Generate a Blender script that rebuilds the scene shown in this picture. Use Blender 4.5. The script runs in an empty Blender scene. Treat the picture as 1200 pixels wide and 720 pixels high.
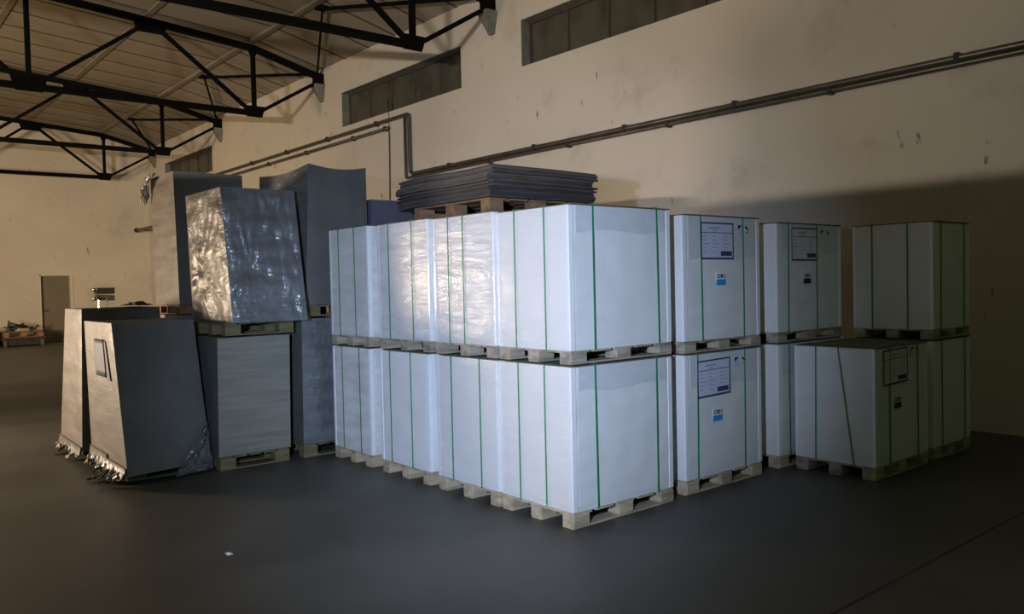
import bpy, bmesh, math, random
from mathutils import Vector, Matrix, noise

# ------------------------------------------------------------------ camera, light, exposure
scene = bpy.context.scene
COL = scene.collection
CAM_H = 1.65
FPX, PITCH, ROLL, YAW = 965.0, math.radians(1.7), math.radians(1.3), math.radians(50.2)
fw = Vector((-math.sin(YAW) * math.cos(PITCH), math.cos(YAW) * math.cos(PITCH), -math.sin(PITCH)))
r0 = Vector((math.cos(YAW), math.sin(YAW), 0))
d0 = fw.cross(r0)
rt = r0 * math.cos(ROLL) + d0 * math.sin(ROLL)
dn = -r0 * math.sin(ROLL) + d0 * math.cos(ROLL)
cam_data = bpy.data.cameras.new('camera')
cam_data.sensor_width = 36.0
cam_data.lens = FPX / 1200.0 * 36.0
cam_data.clip_end = 200
cam = bpy.data.objects.new('camera', cam_data)
COL.objects.link(cam)
mw = Matrix.Identity(4)
for i, ax in enumerate((rt, -dn, -fw)):
    for j in range(3):
        mw[j][i] = ax[j]
mw[2][3] = CAM_H
cam.matrix_world = mw
scene.camera = cam

world = bpy.data.worlds.new('night')
scene.world = world
world.use_nodes = True
world.node_tree.nodes['Background'].inputs[0].default_value = (0.02, 0.025, 0.04, 1)
world.node_tree.nodes['Background'].inputs[1].default_value = 0.1

scene.view_settings.view_transform = 'Standard'
scene.view_settings.look = 'None'
scene.view_settings.exposure = 0.0
scene.view_settings.gamma = 1.0
scene.view_settings.use_curve_mapping = False


def lamp(name, kind, loc, aim, energy, color, size=0.1, cone=60, blend=0.5):
    d = bpy.data.lights.new(name, kind)
    d.energy = energy
    d.color = color
    d.shadow_soft_size = size
    if kind == 'SPOT':
        d.spot_size = math.radians(cone)
        d.spot_blend = blend
    o = bpy.data.objects.new(name, d)
    COL.objects.link(o)
    o.location = loc
    o.rotation_euler = (Vector(aim) - Vector(loc)).to_track_quat('-Z', 'Y').to_euler()
    return o


WARM = (1.0, 0.74, 0.47)


def area(name, loc, aim, energy, color, w, h, spread=180):
    o = lamp(name, 'AREA', loc, aim, energy, color)
    o.data.shape = 'RECTANGLE'
    o.data.size = w
    o.data.size_y = h
    o.data.spread = math.radians(spread)
    return o


# warm diffuse light box standing in the next bay, level with the grey loads
area('light_box', (-12.2, -1.1, 1.3), (-7.2, 3.0, 1.5), 215, (1.0, 0.77, 0.55), 1.0, 0.9, 150)
# floodlight beyond the added shadow board: lights the upper long wall and the roof
area('floodlight_wall', (3.2, -11.5, 1.83), (-22.0, 9.1, 4.2), 800, (1.0, 0.88, 0.73), 2.6, 0.08, 82)
# lamp of the far bay: lights the end wall
area('floodlight_far', (-16.5, -5.5, 3.3), (-29.0, 4.5, 0.8), 620, (1.0, 0.70, 0.37), 2.2, 1.6, 130)
# cool work light beside the photographer
lamp('work_light', 'SPOT', (-0.75, -0.5, 1.85), (-5.95, 4.5, 1.2), 1720, (0.56, 0.70, 1.0), 0.05, 53.5, 1.0)
# dim green fill light, added out of view to tint the shaded side
lamp('green_fill_light', 'POINT', (5.0, 0.5, 4.6), (0, 0, 0), 85, (0.68, 1.0, 0.55), 0.3)

# ------------------------------------------------------------------ materials
MATS = {}


def nd(nt, kind, **kw):
    n = nt.nodes.new(kind)
    for k, v in kw.items():
        setattr(n, k, v)
    return n


def mat(name, col, rough=0.6, metal=0.0, var=0.0, scale=(6, 6, 6), bump=0.0, bump_scale=None,
        coat=0.0, coat_rough=0.15, spec=0.5, detail=5, dark=None, alpha=1.0):
    if name in MATS:
        return MATS[name]
    m = bpy.data.materials.new(name)
    m.use_nodes = True
    nt = m.node_tree
    b = nt.nodes['Principled BSDF']
    b.inputs['Base Color'].default_value = (*col, 1)
    b.inputs['Roughness'].default_value = rough
    b.inputs['Metallic'].default_value = metal
    b.inputs['Specular IOR Level'].default_value = spec
    b.inputs['Coat Weight'].default_value = coat
    b.inputs['Coat Roughness'].default_value = coat_rough
    b.inputs['Alpha'].default_value = alpha
    if var or bump:
        tc = nd(nt, 'ShaderNodeTexCoord')
        mp = nd(nt, 'ShaderNodeMapping')
        mp.inputs['Scale'].default_value = scale
        nt.links.new(tc.outputs['Object'], mp.inputs['Vector'])
        nz = nd(nt, 'ShaderNodeTexNoise')
        nz.inputs['Scale'].default_value = 1.0
        nz.inputs['Detail'].default_value = detail
        nt.links.new(mp.outputs[0], nz.inputs['Vector'])
        if var:
            rp = nd(nt, 'ShaderNodeValToRGB')
            dk = dark or tuple(c * (1 - var) for c in col)
            rp.color_ramp.elements[0].position = 0.32
            rp.color_ramp.elements[0].color = (*dk, 1)
            rp.color_ramp.elements[1].position = 0.62
            rp.color_ramp.elements[1].color = (*col, 1)
            nt.links.new(nz.outputs['Fac'], rp.inputs['Fac'])
            nt.links.new(rp.outputs['Color'], b.inputs['Base Color'])
        if bump:
            src = nz
            if bump_scale:
                mp2 = nd(nt, 'ShaderNodeMapping')
                mp2.inputs['Scale'].default_value = bump_scale
                nt.links.new(tc.outputs['Object'], mp2.inputs['Vector'])
                src = nd(nt, 'ShaderNodeTexNoise')
                src.inputs['Scale'].default_value = 1.0
                src.inputs['Detail'].default_value = 4
                src.inputs['Distortion'].default_value = 0.6
                nt.links.new(mp2.outputs[0], src.inputs['Vector'])
            bp = nd(nt, 'ShaderNodeBump')
            bp.inputs['Strength'].default_value = bump
            bp.inputs['Distance'].default_value = 0.02
            nt.links.new(src.outputs['Fac'], bp.inputs['Height'])
            nt.links.new(bp.outputs['Normal'], b.inputs['Coat Normal' if coat else 'Normal'])
            if coat:
                bp2 = nd(nt, 'ShaderNodeBump')
                bp2.inputs['Strength'].default_value = bump * 0.35
                bp2.inputs['Distance'].default_value = 0.02
                nt.links.new(src.outputs['Fac'], bp2.inputs['Height'])
                nt.links.new(bp2.outputs['Normal'], b.inputs['Normal'])
    MATS[name] = m
    return m


def plaster():
    m = mat('wall_plaster', (0.60, 0.55, 0.48), 0.85, var=0.12, scale=(0.35, 0.35, 0.6), spec=0.2, detail=8)
    nt = m.node_tree
    b = nt.nodes['Principled BSDF']
    base = b.inputs['Base Color'].links[0].from_socket
    tc = nd(nt, 'ShaderNodeTexCoord')
    # blotchy grime
    n1 = nd(nt, 'ShaderNodeTexNoise')
    n1.inputs['Scale'].default_value = 0.9
    n1.inputs['Detail'].default_value = 9
    n1.inputs['Roughness'].default_value = 0.68
    nt.links.new(tc.outputs['Object'], n1.inputs['Vector'])
    r1 = nd(nt, 'ShaderNodeValToRGB')
    r1.color_ramp.elements[0].position = 0.56
    r1.color_ramp.elements[0].color = (0, 0, 0, 1)
    r1.color_ramp.elements[1].position = 0.78
    r1.color_ramp.elements[1].color = (0.45, 0.45, 0.45, 1)
    nt.links.new(n1.outputs['Fac'], r1.inputs['Fac'])
    mx = nd(nt, 'ShaderNodeMixRGB')
    mx.inputs[2].default_value = (0.20, 0.17, 0.135, 1)
    nt.links.new(r1.outputs[0], mx.inputs[0])
    nt.links.new(base, mx.inputs[1])
    # small dark chips and runs
    mp = nd(nt, 'ShaderNodeMapping')
    mp.inputs['Scale'].default_value = (7, 7, 2.4)
    nt.links.new(tc.outputs['Object'], mp.inputs['Vector'])
    n2 = nd(nt, 'ShaderNodeTexNoise')
    n2.inputs['Scale'].default_value = 1
    n2.inputs['Detail'].default_value = 6
    nt.links.new(mp.outputs[0], n2.inputs['Vector'])
    r2 = nd(nt, 'ShaderNodeValToRGB')
    r2.color_ramp.elements[0].position = 0.69
    r2.color_ramp.elements[0].color = (0, 0, 0, 1)
    r2.color_ramp.elements[1].position = 0.74
    r2.color_ramp.elements[1].color = (0.75, 0.75, 0.75, 1)
    nt.links.new(n2.outputs['Fac'], r2.inputs['Fac'])
    mx2 = nd(nt, 'ShaderNodeMixRGB')
    mx2.inputs[2].default_value = (0.10, 0.085, 0.07, 1)
    nt.links.new(r2.outputs[0], mx2.inputs[0])
    nt.links.new(mx.outputs[0], mx2.inputs[1])
    nt.links.new(mx2.outputs[0], b.inputs['Base Color'])
    bp = nd(nt, 'ShaderNodeBump')
    bp.inputs['Strength'].default_value = 0.25
    bp.inputs['Distance'].default_value = 0.03
    nt.links.new(n1.outputs['Fac'], bp.inputs['Height'])
    nt.links.new(bp.outputs[0], b.inputs['Normal'])
    return m


M_WALL = plaster()
M_BOUNCE = mat('green_bounce_tint', (0.13, 0.17, 0.11), 0.9, var=0.3, scale=(3, 3, 9))  # unseen walls: dark green chosen to dim and tint the bounced light
M_FLOOR = mat('floor_concrete', (0.085, 0.084, 0.072), 0.52, var=0.5, scale=(0.8, 0.5, 1), bump=0.12,
              bump_scale=(9, 9, 9), spec=0.5, detail=9)
M_CEIL = mat('roof_panel', (0.34, 0.30, 0.24), 0.8, var=0.18, scale=(1.2, 0.25, 1), spec=0.2)
M_PURLIN = mat('purlin', (0.25, 0.215, 0.165), 0.8, var=0.2, scale=(1, 6, 6))
M_STEEL = mat('black_steel', (0.005, 0.005, 0.005), 0.9, spec=0.06)
M_CORBEL = mat('corbel_concrete', (0.20, 0.20, 0.17), 0.9, var=0.4, scale=(5, 5, 5))
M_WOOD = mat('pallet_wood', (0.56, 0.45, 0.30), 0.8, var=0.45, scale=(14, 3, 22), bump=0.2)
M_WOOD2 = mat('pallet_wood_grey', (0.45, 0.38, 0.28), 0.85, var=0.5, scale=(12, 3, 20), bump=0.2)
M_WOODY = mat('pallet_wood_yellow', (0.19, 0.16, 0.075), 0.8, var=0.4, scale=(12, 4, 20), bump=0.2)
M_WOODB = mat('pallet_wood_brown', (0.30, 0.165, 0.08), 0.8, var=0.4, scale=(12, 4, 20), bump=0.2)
M_WHITE = mat('white_wrapped_board', (0.80, 0.79, 0.77), 0.55, var=0.05, scale=(3, 3, 9), bump=0.22,
              bump_scale=(3.5, 3.5, 11), coat=0.22, coat_rough=0.22, spec=0.25)
M_WHITE_FILM = mat('white_board_crinkled_film', (0.80, 0.79, 0.77), 0.5, var=0.22, scale=(2.6, 2.6, 13), bump=0.55,
                   bump_scale=(3, 3, 15), coat=0.45, coat_rough=0.2, spec=0.3, detail=7)
M_TOP = mat('brown_top_sheet', (0.13, 0.10, 0.065), 0.85, var=0.3)
M_WHITE_PLAIN = mat('white_board_smooth', (0.80, 0.80, 0.79), 0.5, var=0.04, scale=(3, 3, 6), bump=0.06,
                    bump_scale=(3, 3, 7), coat=0.25, coat_rough=0.25)
M_CORNER = mat('corner_board_white', (0.88, 0.89, 0.90), 0.4, var=0.06, scale=(8, 8, 14), bump=0.15, coat=0.4)
M_CAP = mat('film_overlap', (0.69, 0.70, 0.71), 0.4, var=0.06, scale=(7, 7, 18), bump=0.2, bump_scale=(5, 5, 16), coat=0.5)
M_BAND = mat('stretch_film', (0.84, 0.83, 0.80), 0.42, coat=0.28, coat_rough=0.16, spec=0.3, bump=0.9, scale=(1, 1, 1), bump_scale=(5, 5, 30), alpha=0.3)
M_STRAP = mat('green_strap', (0.012, 0.24, 0.085), 0.45, spec=0.4)
M_LIT_END = mat('lit_end_film', (0.185, 0.16, 0.128), 0.6, var=0.3, scale=(2, 2, 22), bump=0.4,  # load ends paler and warmer than the sides: lamp light put into the colour
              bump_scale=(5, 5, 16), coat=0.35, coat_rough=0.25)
M_LIT_END_FILM = mat('lit_end_crinkled_film', (0.15, 0.13, 0.105), 0.5, var=0.35, scale=(4, 4, 10), bump=0.75,  # crinkled end, warm lamp tone put into its colour
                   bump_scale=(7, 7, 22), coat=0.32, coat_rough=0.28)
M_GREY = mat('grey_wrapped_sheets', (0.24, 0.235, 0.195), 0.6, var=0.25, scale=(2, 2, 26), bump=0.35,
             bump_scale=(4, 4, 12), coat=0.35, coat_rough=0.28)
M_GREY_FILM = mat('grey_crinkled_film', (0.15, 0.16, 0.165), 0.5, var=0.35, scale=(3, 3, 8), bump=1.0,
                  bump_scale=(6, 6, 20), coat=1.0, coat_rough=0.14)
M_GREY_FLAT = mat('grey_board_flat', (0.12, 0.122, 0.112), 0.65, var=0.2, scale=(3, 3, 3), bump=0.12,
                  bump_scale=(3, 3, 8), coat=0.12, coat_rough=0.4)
M_BLUEGREY = mat('blue_grey_board', (0.105, 0.105, 0.145), 0.6, var=0.15, scale=(4, 4, 4), coat=0.1)
M_SHEET = mat('dark_sheets', (0.058, 0.051, 0.048), 0.7, var=0.3, scale=(4, 4, 30), spec=0.3)
M_SHEET2 = mat('dark_sheets_soft', (0.082, 0.073, 0.068), 0.75, var=0.3, scale=(4, 4, 30), spec=0.3)
M_FILM = mat('loose_film', (0.20, 0.19, 0.175), 0.25, var=0.3, scale=(12, 12, 12), bump=0.3,
             bump_scale=(18, 18, 18), coat=0.2, coat_rough=0.35)
M_SKIRT = mat('torn_film', (0.15, 0.135, 0.115), 0.4, var=0.4, scale=(10, 10, 10), coat=0.25, coat_rough=0.3)
M_PAPER = mat('label_paper', (0.62, 0.63, 0.76), 0.6, var=0.06, scale=(20, 20, 20))
M_PAPERG = mat('label_paper_grey', (0.07, 0.095, 0.13), 0.6, var=0.2, scale=(9, 9, 30))
M_INK = mat('label_ink', (0.045, 0.05, 0.13), 0.6)
M_INKL = mat('label_ink_light', (0.34, 0.35, 0.52), 0.6)
M_BLACK = mat('print_black', (0.02, 0.022, 0.03), 0.6)
M_CYAN = mat('sticker_blue', (0.03, 0.30, 0.72), 0.5)
M_STICK = mat('sticker_white', (0.84, 0.86, 0.90), 0.5)
M_PIPE = mat('pipe_steel', (0.14, 0.125, 0.105), 0.38, metal=0.55, var=0.4, scale=(3, 30, 30))
M_CLAMP = mat('pipe_clamp', (0.06, 0.055, 0.05), 0.5, metal=0.5)
M_PANE = mat('dirty_glass', (0.085, 0.082, 0.062), 0.35, var=0.45, scale=(2.5, 2.5, 1.5), spec=0.5)
M_FRAME = mat('window_frame', (0.07, 0.062, 0.05), 0.6, var=0.3)
M_REVEAL = mat('window_reveal', (0.18, 0.19, 0.16), 0.85, var=0.3)
M_DOOR = mat('door_panel', (0.17, 0.145, 0.11), 0.6, var=0.12, scale=(1, 1, 1))
M_DFRAME = mat('door_frame', (0.62, 0.56, 0.46), 0.6)
M_SCRAP = mat('scrap_dark', (0.03, 0.028, 0.025), 0.6, var=0.5, scale=(8, 8, 8))
M_SCRAP2 = mat('scrap_grey', (0.10, 0.09, 0.075), 0.5, var=0.4, scale=(8, 8, 8))
M_CHROME = mat('shiny_metal', (0.75, 0.72, 0.66), 0.15, metal=1.0)
M_DARKBOX = mat('machine_brown', (0.035, 0.026, 0.02), 0.5)


# ------------------------------------------------------------------ helpers
class MB:
    def __init__(self):
        self.v, self.f = [], []

    def hexa(self, c):
        """eight corners: 0-3 bottom ring (ccw seen from above), 4-7 top ring"""
        n = len(self.v)
        self.v += [tuple(p) for p in c]
        for q in ((3, 2, 1, 0), (4, 5, 6, 7), (0, 1, 5, 4), (1, 2, 6, 5), (2, 3, 7, 6), (3, 0, 4, 7)):
            self.f.append(tuple(n + i for i in q))
        return self

    def box(self, x0, x1, y0, y1, z0, z1):
        return self.hexa([(x0, y0, z0), (x1, y0, z0), (x1, y1, z0), (x0, y1, z0),
                          (x0, y0, z1), (x1, y0, z1), (x1, y1, z1), (x0, y1, z1)])

    def bar(self, a, b, w, h, up=(0, 0, 1)):
        a, b = Vector(a), Vector(b)
        t = (b - a).normalized()
        s = t.cross(Vector(up))
        if s.length < 1e-4:
            s = t.cross(Vector((1, 0, 0)))
        s.normalize()
        u = s.cross(t).normalized()
        s, u = s * w / 2, u * h / 2
        return self.hexa([a - s - u, a + s - u, b + s - u, b - s - u, a - s + u, a + s + u, b + s + u, b - s + u])

    def tube(self, pts, r, n=8):
        pts = [Vector(p) for p in pts]
        base = len(self.v)
        for i, p in enumerate(pts):
            t = (pts[min(i + 1, len(pts) - 1)] - pts[max(i - 1, 0)]).normalized()
            s = t.cross(Vector((0, 0, 1)))
            if s.length < 1e-3:
                s = t.cross(Vector((1, 0, 0)))
            s.normalize()
            u = s.cross(t).normalized()
            for k in range(n):
                a = 2 * math.pi * k / n
                self.v.append(tuple(p + s * math.cos(a) * r + u * math.sin(a) * r))
        for i in range(len(pts) - 1):
            for k in range(n):
                a0 = base + i * n + k
                a1 = base + i * n + (k + 1) % n
                self.f.append((a0, a1, a1 + n, a0 + n))
        self.f.append(tuple(base + k for k in reversed(range(n))))
        self.f.append(tuple(base + (len(pts) - 1) * n + k for k in range(n)))
        return self

    def grid(self, fn, nu, nv, close=False):
        base = len(self.v)
        for i in range(nu + 1):
            for j in range(nv + 1):
                self.v.append(tuple(fn(i / nu, j / nv)))
        for i in range(nu):
            for j in range(nv):
                a = base + i * (nv + 1) + j
                self.f.append((a, a + nv + 1, a + nv + 2, a + 1))
        return self

    def mesh(self, name, m, smooth=False):
        me = bpy.data.meshes.new(name)
        me.from_pydata(self.v, [], self.f)
        me.materials.append(m)
        bm = bmesh.new()
        bm.from_mesh(me)
        bmesh.ops.recalc_face_normals(bm, faces=bm.faces)
        bm.to_mesh(me)
        bm.free()
        if smooth:
            for p in me.polygons:
                p.use_smooth = True
        return me

    def build(self, name, m, parent=None, smooth=False, bevel=0.0):
        o = bpy.data.objects.new(name, self.mesh(name, m, smooth))
        COL.objects.link(o)
        if parent:
            o.parent = parent
            if not parent.parent:
                o.matrix_parent_inverse = Matrix.Translation(-parent.location)
        if bevel:
            bv = o.modifiers.new('bevel', 'BEVEL')
            bv.width = bevel
            bv.segments = 2
            bv.limit_method = 'ANGLE'
        return o


def link_mesh(name, me, parent, loc=(0, 0, 0)):
    o = bpy.data.objects.new(name, me)
    COL.objects.link(o)
    o.parent = parent
    o.matrix_parent_inverse = Matrix.Translation(-parent.location)
    o.location = loc
    return o


def tag(o, label, cat, group=None):
    o['label'] = label
    o['category'] = cat
    if group:
        o['group'] = group
    return o


def struct(o, label=None, cat=None):
    o['kind'] = 'structure'
    if label:
        tag(o, label, cat)
    return o


def empty(name, loc):
    o = bpy.data.objects.new(name, None)
    o.empty_display_size = 0.1
    COL.objects.link(o)
    o.location = loc
    return o


# ------------------------------------------------------------------ the hall
WY, BX, OY, RX = 9.12, -31.4, -12.1, 8.0     # long wall, end wall, opposite wall, near end wall
WINS = [(-10.55, -6.0, 5.27, 6.05), (-16.79, -12.25, 5.25, 6.02), (-29.4, -24.92, 5.23, 6.0)]

floor = struct(MB().box(BX - 0.3, RX + 0.3, OY - 0.3, WY + 0.3, -0.25, 0).build('floor', M_FLOOR),
               'dark grey stained concrete warehouse floor', 'floor')
M_JOINT = mat('joint_filler', (0.035, 0.035, 0.032), 0.9)
MB().box(-2.08, -2.065, OY, WY, -0.01, 0.0012).build('expansion_joint', M_JOINT, floor)

# long wall with three window openings
wl = MB()
xs = sorted([BX, RX] + [w[0] for w in WINS] + [w[1] for w in WINS])
TH = 0.35
for a, b in zip(xs[:-1], xs[1:]):
    w = [w for w in WINS if abs(w[0] - a) < 1e-6 and abs(w[1] - b) < 1e-6]
    if w:
        wl.box(a, b, WY, WY + TH, 0, w[0][2])
        wl.box(a, b, WY, WY + TH, w[0][3], 7.0)
    else:
        wl.box(a, b, WY, WY + TH, 0, 7.0)
wall_r = struct(wl.build('wall_right', M_WALL), 'long pale stained plaster wall with high window strips', 'wall')

for i, (a, b, z0, z1) in enumerate(WINS):
    w = empty('window_%d' % (i + 1), ((a + b) / 2, WY + 0.2, z0))
    struct(w)
    tag(w, ['high strip window right of the first roof truss, above the long straight pipe',
            'high strip window above the paired pipes and the hanging wire',
            'high strip window near the end wall, behind the tall grey loads'][i], 'window')
    t = 0.05
    fr = MB()
    fr.box(a, b, WY + 0.17, WY + 0.25, z0, z0 + t).box(a, b, WY + 0.17, WY + 0.25, z1 - t, z1)
    fr.box(a, a + t, WY + 0.17, WY + 0.25, z0 + t, z1 - t).box(b - t, b, WY + 0.17, WY + 0.25, z0 + t, z1 - t)
    fr.build('frame', M_FRAME, w)
    rv = MB()
    rv.box(a - 0.001, a + 0.012, WY + 0.004, WY + 0.17, z0, z1).box(b - 0.012, b + 0.001, WY + 0.004, WY + 0.17, z0, z1)
    rv.box(a, b, WY + 0.004, WY + 0.17, z1 - 0.012, z1 + 0.001)
    rv.build('reveal', M_REVEAL, w)
    n = 5
    pw = (b - a - 2 * t) / n
    for k in range(n):
        x = a + t + pw * k
        MB().box(x + 0.012, x + pw - 0.012, WY + 0.205 + 0.006 * (k % 2), WY + 0.213 + 0.006 * (k % 2), z0 + t,
                 z1 - t).build('pane', M_PANE, w)
        if k:
            MB().box(x - 0.02, x + 0.02, WY + 0.175, WY + 0.24, z0 + t, z1 - t).build('mullion', M_FRAME, w)

# end wall with doorway
DY0, DY1, DZ = 5.54, 6.50, 2.27
wb = MB()
wb.box(BX - TH, BX, OY, DY0, 0, 9.2).box(BX - TH, BX, DY1, WY + TH, 0, 9.2).box(BX - TH, BX, DY0, DY1, DZ, 9.2)
struct(wb.build('wall_back', M_WALL), 'pale end wall with a plain doorway', 'wall')
dr = empty('door_1', (BX - 0.1, (DY0 + DY1) / 2, 0))
struct(dr, 'plain dark brown door set into the end wall', 'door')
MB().box(BX - 0.19, BX - 0.14, DY0 + 0.04, DY1 - 0.04, 0, DZ - 0.04).build('door_leaf', M_DOOR, dr)
f = MB()
f.box(BX - 0.2, BX + 0.02, DY1 - 0.04, DY1 + 0.05, 0, DZ).box(BX - 0.2, BX + 0.004, DY0, DY0 + 0.04, 0, DZ)
f.box(BX - 0.2, BX + 0.004, DY0, DY1, DZ - 0.04, DZ + 0.01)
f.build('door_frame', M_DFRAME, dr)
MB().box(BX - 0.14, BX - 0.07, DY0 + 0.1, DY0 + 0.22, 1.04, 1.08).build('door_handle', M_PIPE, dr)

struct(MB().box(BX - 0.3, RX + 0.3, OY - TH, OY, 0, 7.0).build('wall_left', M_BOUNCE),
       'long plaster wall facing the row of windows', 'wall')
struct(MB().box(RX, RX + TH, OY, WY + TH, 0, 9.2).build('wall_front', M_BOUNCE), 'plaster end wall near the photographer', 'wall')

struct(MB().box(-1.75, 3.2, -3.12, -3.0, 0, 2.15).box(-6.2, -1.75, -3.12, -3.0, 0, 2.42).build('shadow_blocker', mat('blocker_board', (0.13, 0.16, 0.12), 0.8, var=0.2)),  # unseen, added to shade the lower long wall and the grey load tops
       'unseen shadow board added behind the photographer', 'shadow blocker')

# roof: panels laid between eave and ridge, on purlins
RIDGE = -1.5
prof = [(9.20, 6.72), (7.45, 7.15), (RIDGE, 7.15 + 0.085 * (7.45 - RIDGE)),
        (2 * RIDGE - 7.45, 7.15), (2 * RIDGE - 9.20, 6.72)]
ceil = MB()
for (y0, z0), (y1, z1) in zip(prof[:-1], prof[1:]):
    ceil.hexa([(BX - 0.3, y1, z1 + 0.14), (RX + 0.3, y1, z1 + 0.14), (RX + 0.3, y0, z0 + 0.14), (BX - 0.3, y0, z0 + 0.14),
               (BX - 0.3, y1, z1 + 0.22), (RX + 0.3, y1, z1 + 0.22), (RX + 0.3, y0, z0 + 0.22), (BX - 0.3, y0, z0 + 0.22)])
ceiling = struct(ceil.build('ceiling', M_CEIL), 'panelled low pitched roof lining in dull beige', 'ceiling')
PW = 1.06
pm = MB()
for (y0, z0), (y1, z1) in zip(prof[:-1], prof[1:]):
    pm.hexa([(0, y1, z1), (PW - 0.045, y1, z1), (PW - 0.045, y0, z0), (0, y0, z0),
             (0, y1, z1 + 0.05), (PW - 0.045, y1, z1 + 0.05), (PW - 0.045, y0, z0 + 0.05), (0, y0, z0 + 0.05)])
pme = pm.mesh('ceiling_panel', M_CEIL)
sm = MB()
for (y0, z0), (y1, z1) in zip(prof[:-1], prof[1:]):
    sm.hexa([(-0.055, y1, z1 - 0.006), (0.012, y1, z1 - 0.006), (0.012, y0, z0 - 0.006), (-0.055, y0, z0 - 0.006),
             (-0.055, y1, z1 + 0.03), (0.012, y1, z1 + 0.03), (0.012, y0, z0 + 0.03), (-0.055, y0, z0 + 0.03)])
sme = sm.mesh('seam_strip', mat('seam_strip', (0.10, 0.075, 0.05), 0.9))
for k in range(int((RX - BX) / PW) + 1):
    link_mesh('ceiling_panel', pme, ceiling, (BX + k * PW, 0, 0))
    link_mesh('seam_strip', sme, ceiling, (BX + k * PW, 0, 0))
for y, z in ((7.45, 7.15), (5.3, 7.333), (3.08, 7.52), (0.8, 7.71)):
    for yy in (y, 2 * RIDGE - y):
        MB().box(BX, RX, yy - 0.06, yy + 0.06, z - (0.06 if y > 7 else 0.03), z + 0.03).build('purlin', M_PURLIN, ceiling)

# ------------------------------------------------------------------ roof trusses
TX = [-11.3, -17.7, -24.12, -30.42]
TL = ['black steel roof truss bearing on the wall between two strip windows',
      'second black steel roof truss from the sheet stack, above the paired wall pipes',
      'third black steel roof truss, bearing beside the strip window near the end wall',
      'black steel roof truss closest to the end wall with the door']


def truss(x, label):
    t = empty('roof_truss', (x, WY, 6.5))
    tag(t, label, 'truss', 'roof trusses')

    def seg(name, a, b, w, h):
        MB().bar((x, *a), (x, *b), w, h).build(name, M_STEEL, t)

    def mir(p):
        return (2 * RIDGE - p[0], p[1])
    sup, n1, n2, n3, n4, rdg = (9.08, 6.53), (7.45, 6.96), (5.3, 7.15), (3.08, 7.33), (0.8, 7.52), (RIDGE, 7.70)
    b1, b3, b5 = (7.45, 5.50), (3.08, 5.50), (RIDGE, 5.50)
    for s in (0, 1):
        m = mir if s else (lambda p: p)
        for a, b in ((sup, n1), (n1, n2), (n2, n3), (n3, n4), (n4, rdg)):
            seg('top_chord', m(a), m(b), 0.13, 0.12)
        mb = MB()
        for a, b in ((b1, b3), (b3, b5)):
            mb.bar((x, *m(a)), (x, *m(b)), 0.16, 0.035)
            mb.bar((x, m(a)[0], 5.55), (x, m(b)[0], 5.55), 0.035, 0.10)
        mb.build('bottom_chord', M_STEEL, t)
        seg('end_strut', m((9.05, 6.46)), m(b1), 0.075, 0.075)
        for a, b in ((n1, b1), (n3, b3)):
            seg('vertical', m(a), m(b), 0.085, 0.085)
        for a, b in ((n2, b1), (n2, b3), (n4, b3), (n4, b5)):
            seg('diagonal', m(a), m(b), 0.075, 0.075)
        for p, w, h, dz in ((b1, 0.50, 0.24, 0.07), (b3, 0.62, 0.26, 0.08), (n2, 0.70, 0.26, -0.10), (n4, 0.70, 0.26, -0.10),
                            (n1, 0.28, 0.20, -0.06)):
            q = m(p)
            MB().hexa([(x - 0.02, q[0] - w / 2 + 0.08, q[1] + dz - h / 2), (x + 0.02, q[0] - w / 2 + 0.08, q[1] + dz - h / 2),
                       (x + 0.02, q[0] + w / 2 - 0.08, q[1] + dz - h / 2), (x - 0.02, q[0] + w / 2 - 0.08, q[1] + dz - h / 2),
                       (x - 0.02, q[0] - w / 2, q[1] + dz + h / 2), (x + 0.02, q[0] - w / 2, q[1] + dz + h / 2),
                       (x + 0.02, q[0] + w / 2, q[1] + dz + h / 2), (x - 0.02, q[0] + w / 2, q[1] + dz + h / 2)]
                      ).build('gusset_plate', M_STEEL, t)
        q = m(sup)
        d = -1 if s else 1
        y0, y1 = sorted((q[0] - 0.16 * d, q[0] + 0.035 * d))
        MB().box(x - 0.10, x + 0.10, y0, y1, 6.36, 6.62).build('bearing_shoe', M_STEEL, t)
    return t


for x, l in zip(TX, TL):
    truss(x, l)
    # wedge corbel under each bearing
    MB().hexa([(x - 0.06, WY - 0.05, 5.98), (x + 0.06, WY - 0.05, 5.98), (x + 0.06, WY + 0.01, 5.98), (x - 0.06, WY + 0.01, 5.98),
               (x - 0.15, WY - 0.24, 6.36), (x + 0.15, WY - 0.24, 6.36), (x + 0.15, WY + 0.01, 6.36), (x - 0.15, WY + 0.01, 6.36)]
              ).build('corbel', M_CORBEL, wall_r)
BL = ['thin steel V brace under the roof between the first and second trusses',
      'thin steel V brace under the roof between the second and third trusses',
      'thin steel V brace under the roof between the last two trusses']
for (xa, xb), l in zip(zip(TX[:-1], TX[1:]), BL):
    xm = (xa + xb) / 2
    t = empty('roof_brace', (xm, 7.5, 6.98))
    tag(t, l, 'brace', 'roof braces')
    MB().bar((xa, 9.0, 6.62), (xm, 7.52, 6.98), 0.05, 0.06).build('brace_rod', M_STEEL, t)
    MB().bar((xb, 9.0, 6.62), (xm, 7.52, 6.98), 0.04, 0.05).build('brace_rod', M_STEEL, t)
    MB().box(xm - 0.12, xm + 0.12, 7.42, 7.6, 6.965, 7.02).build('brace_plate', M_STEEL, t)


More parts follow.
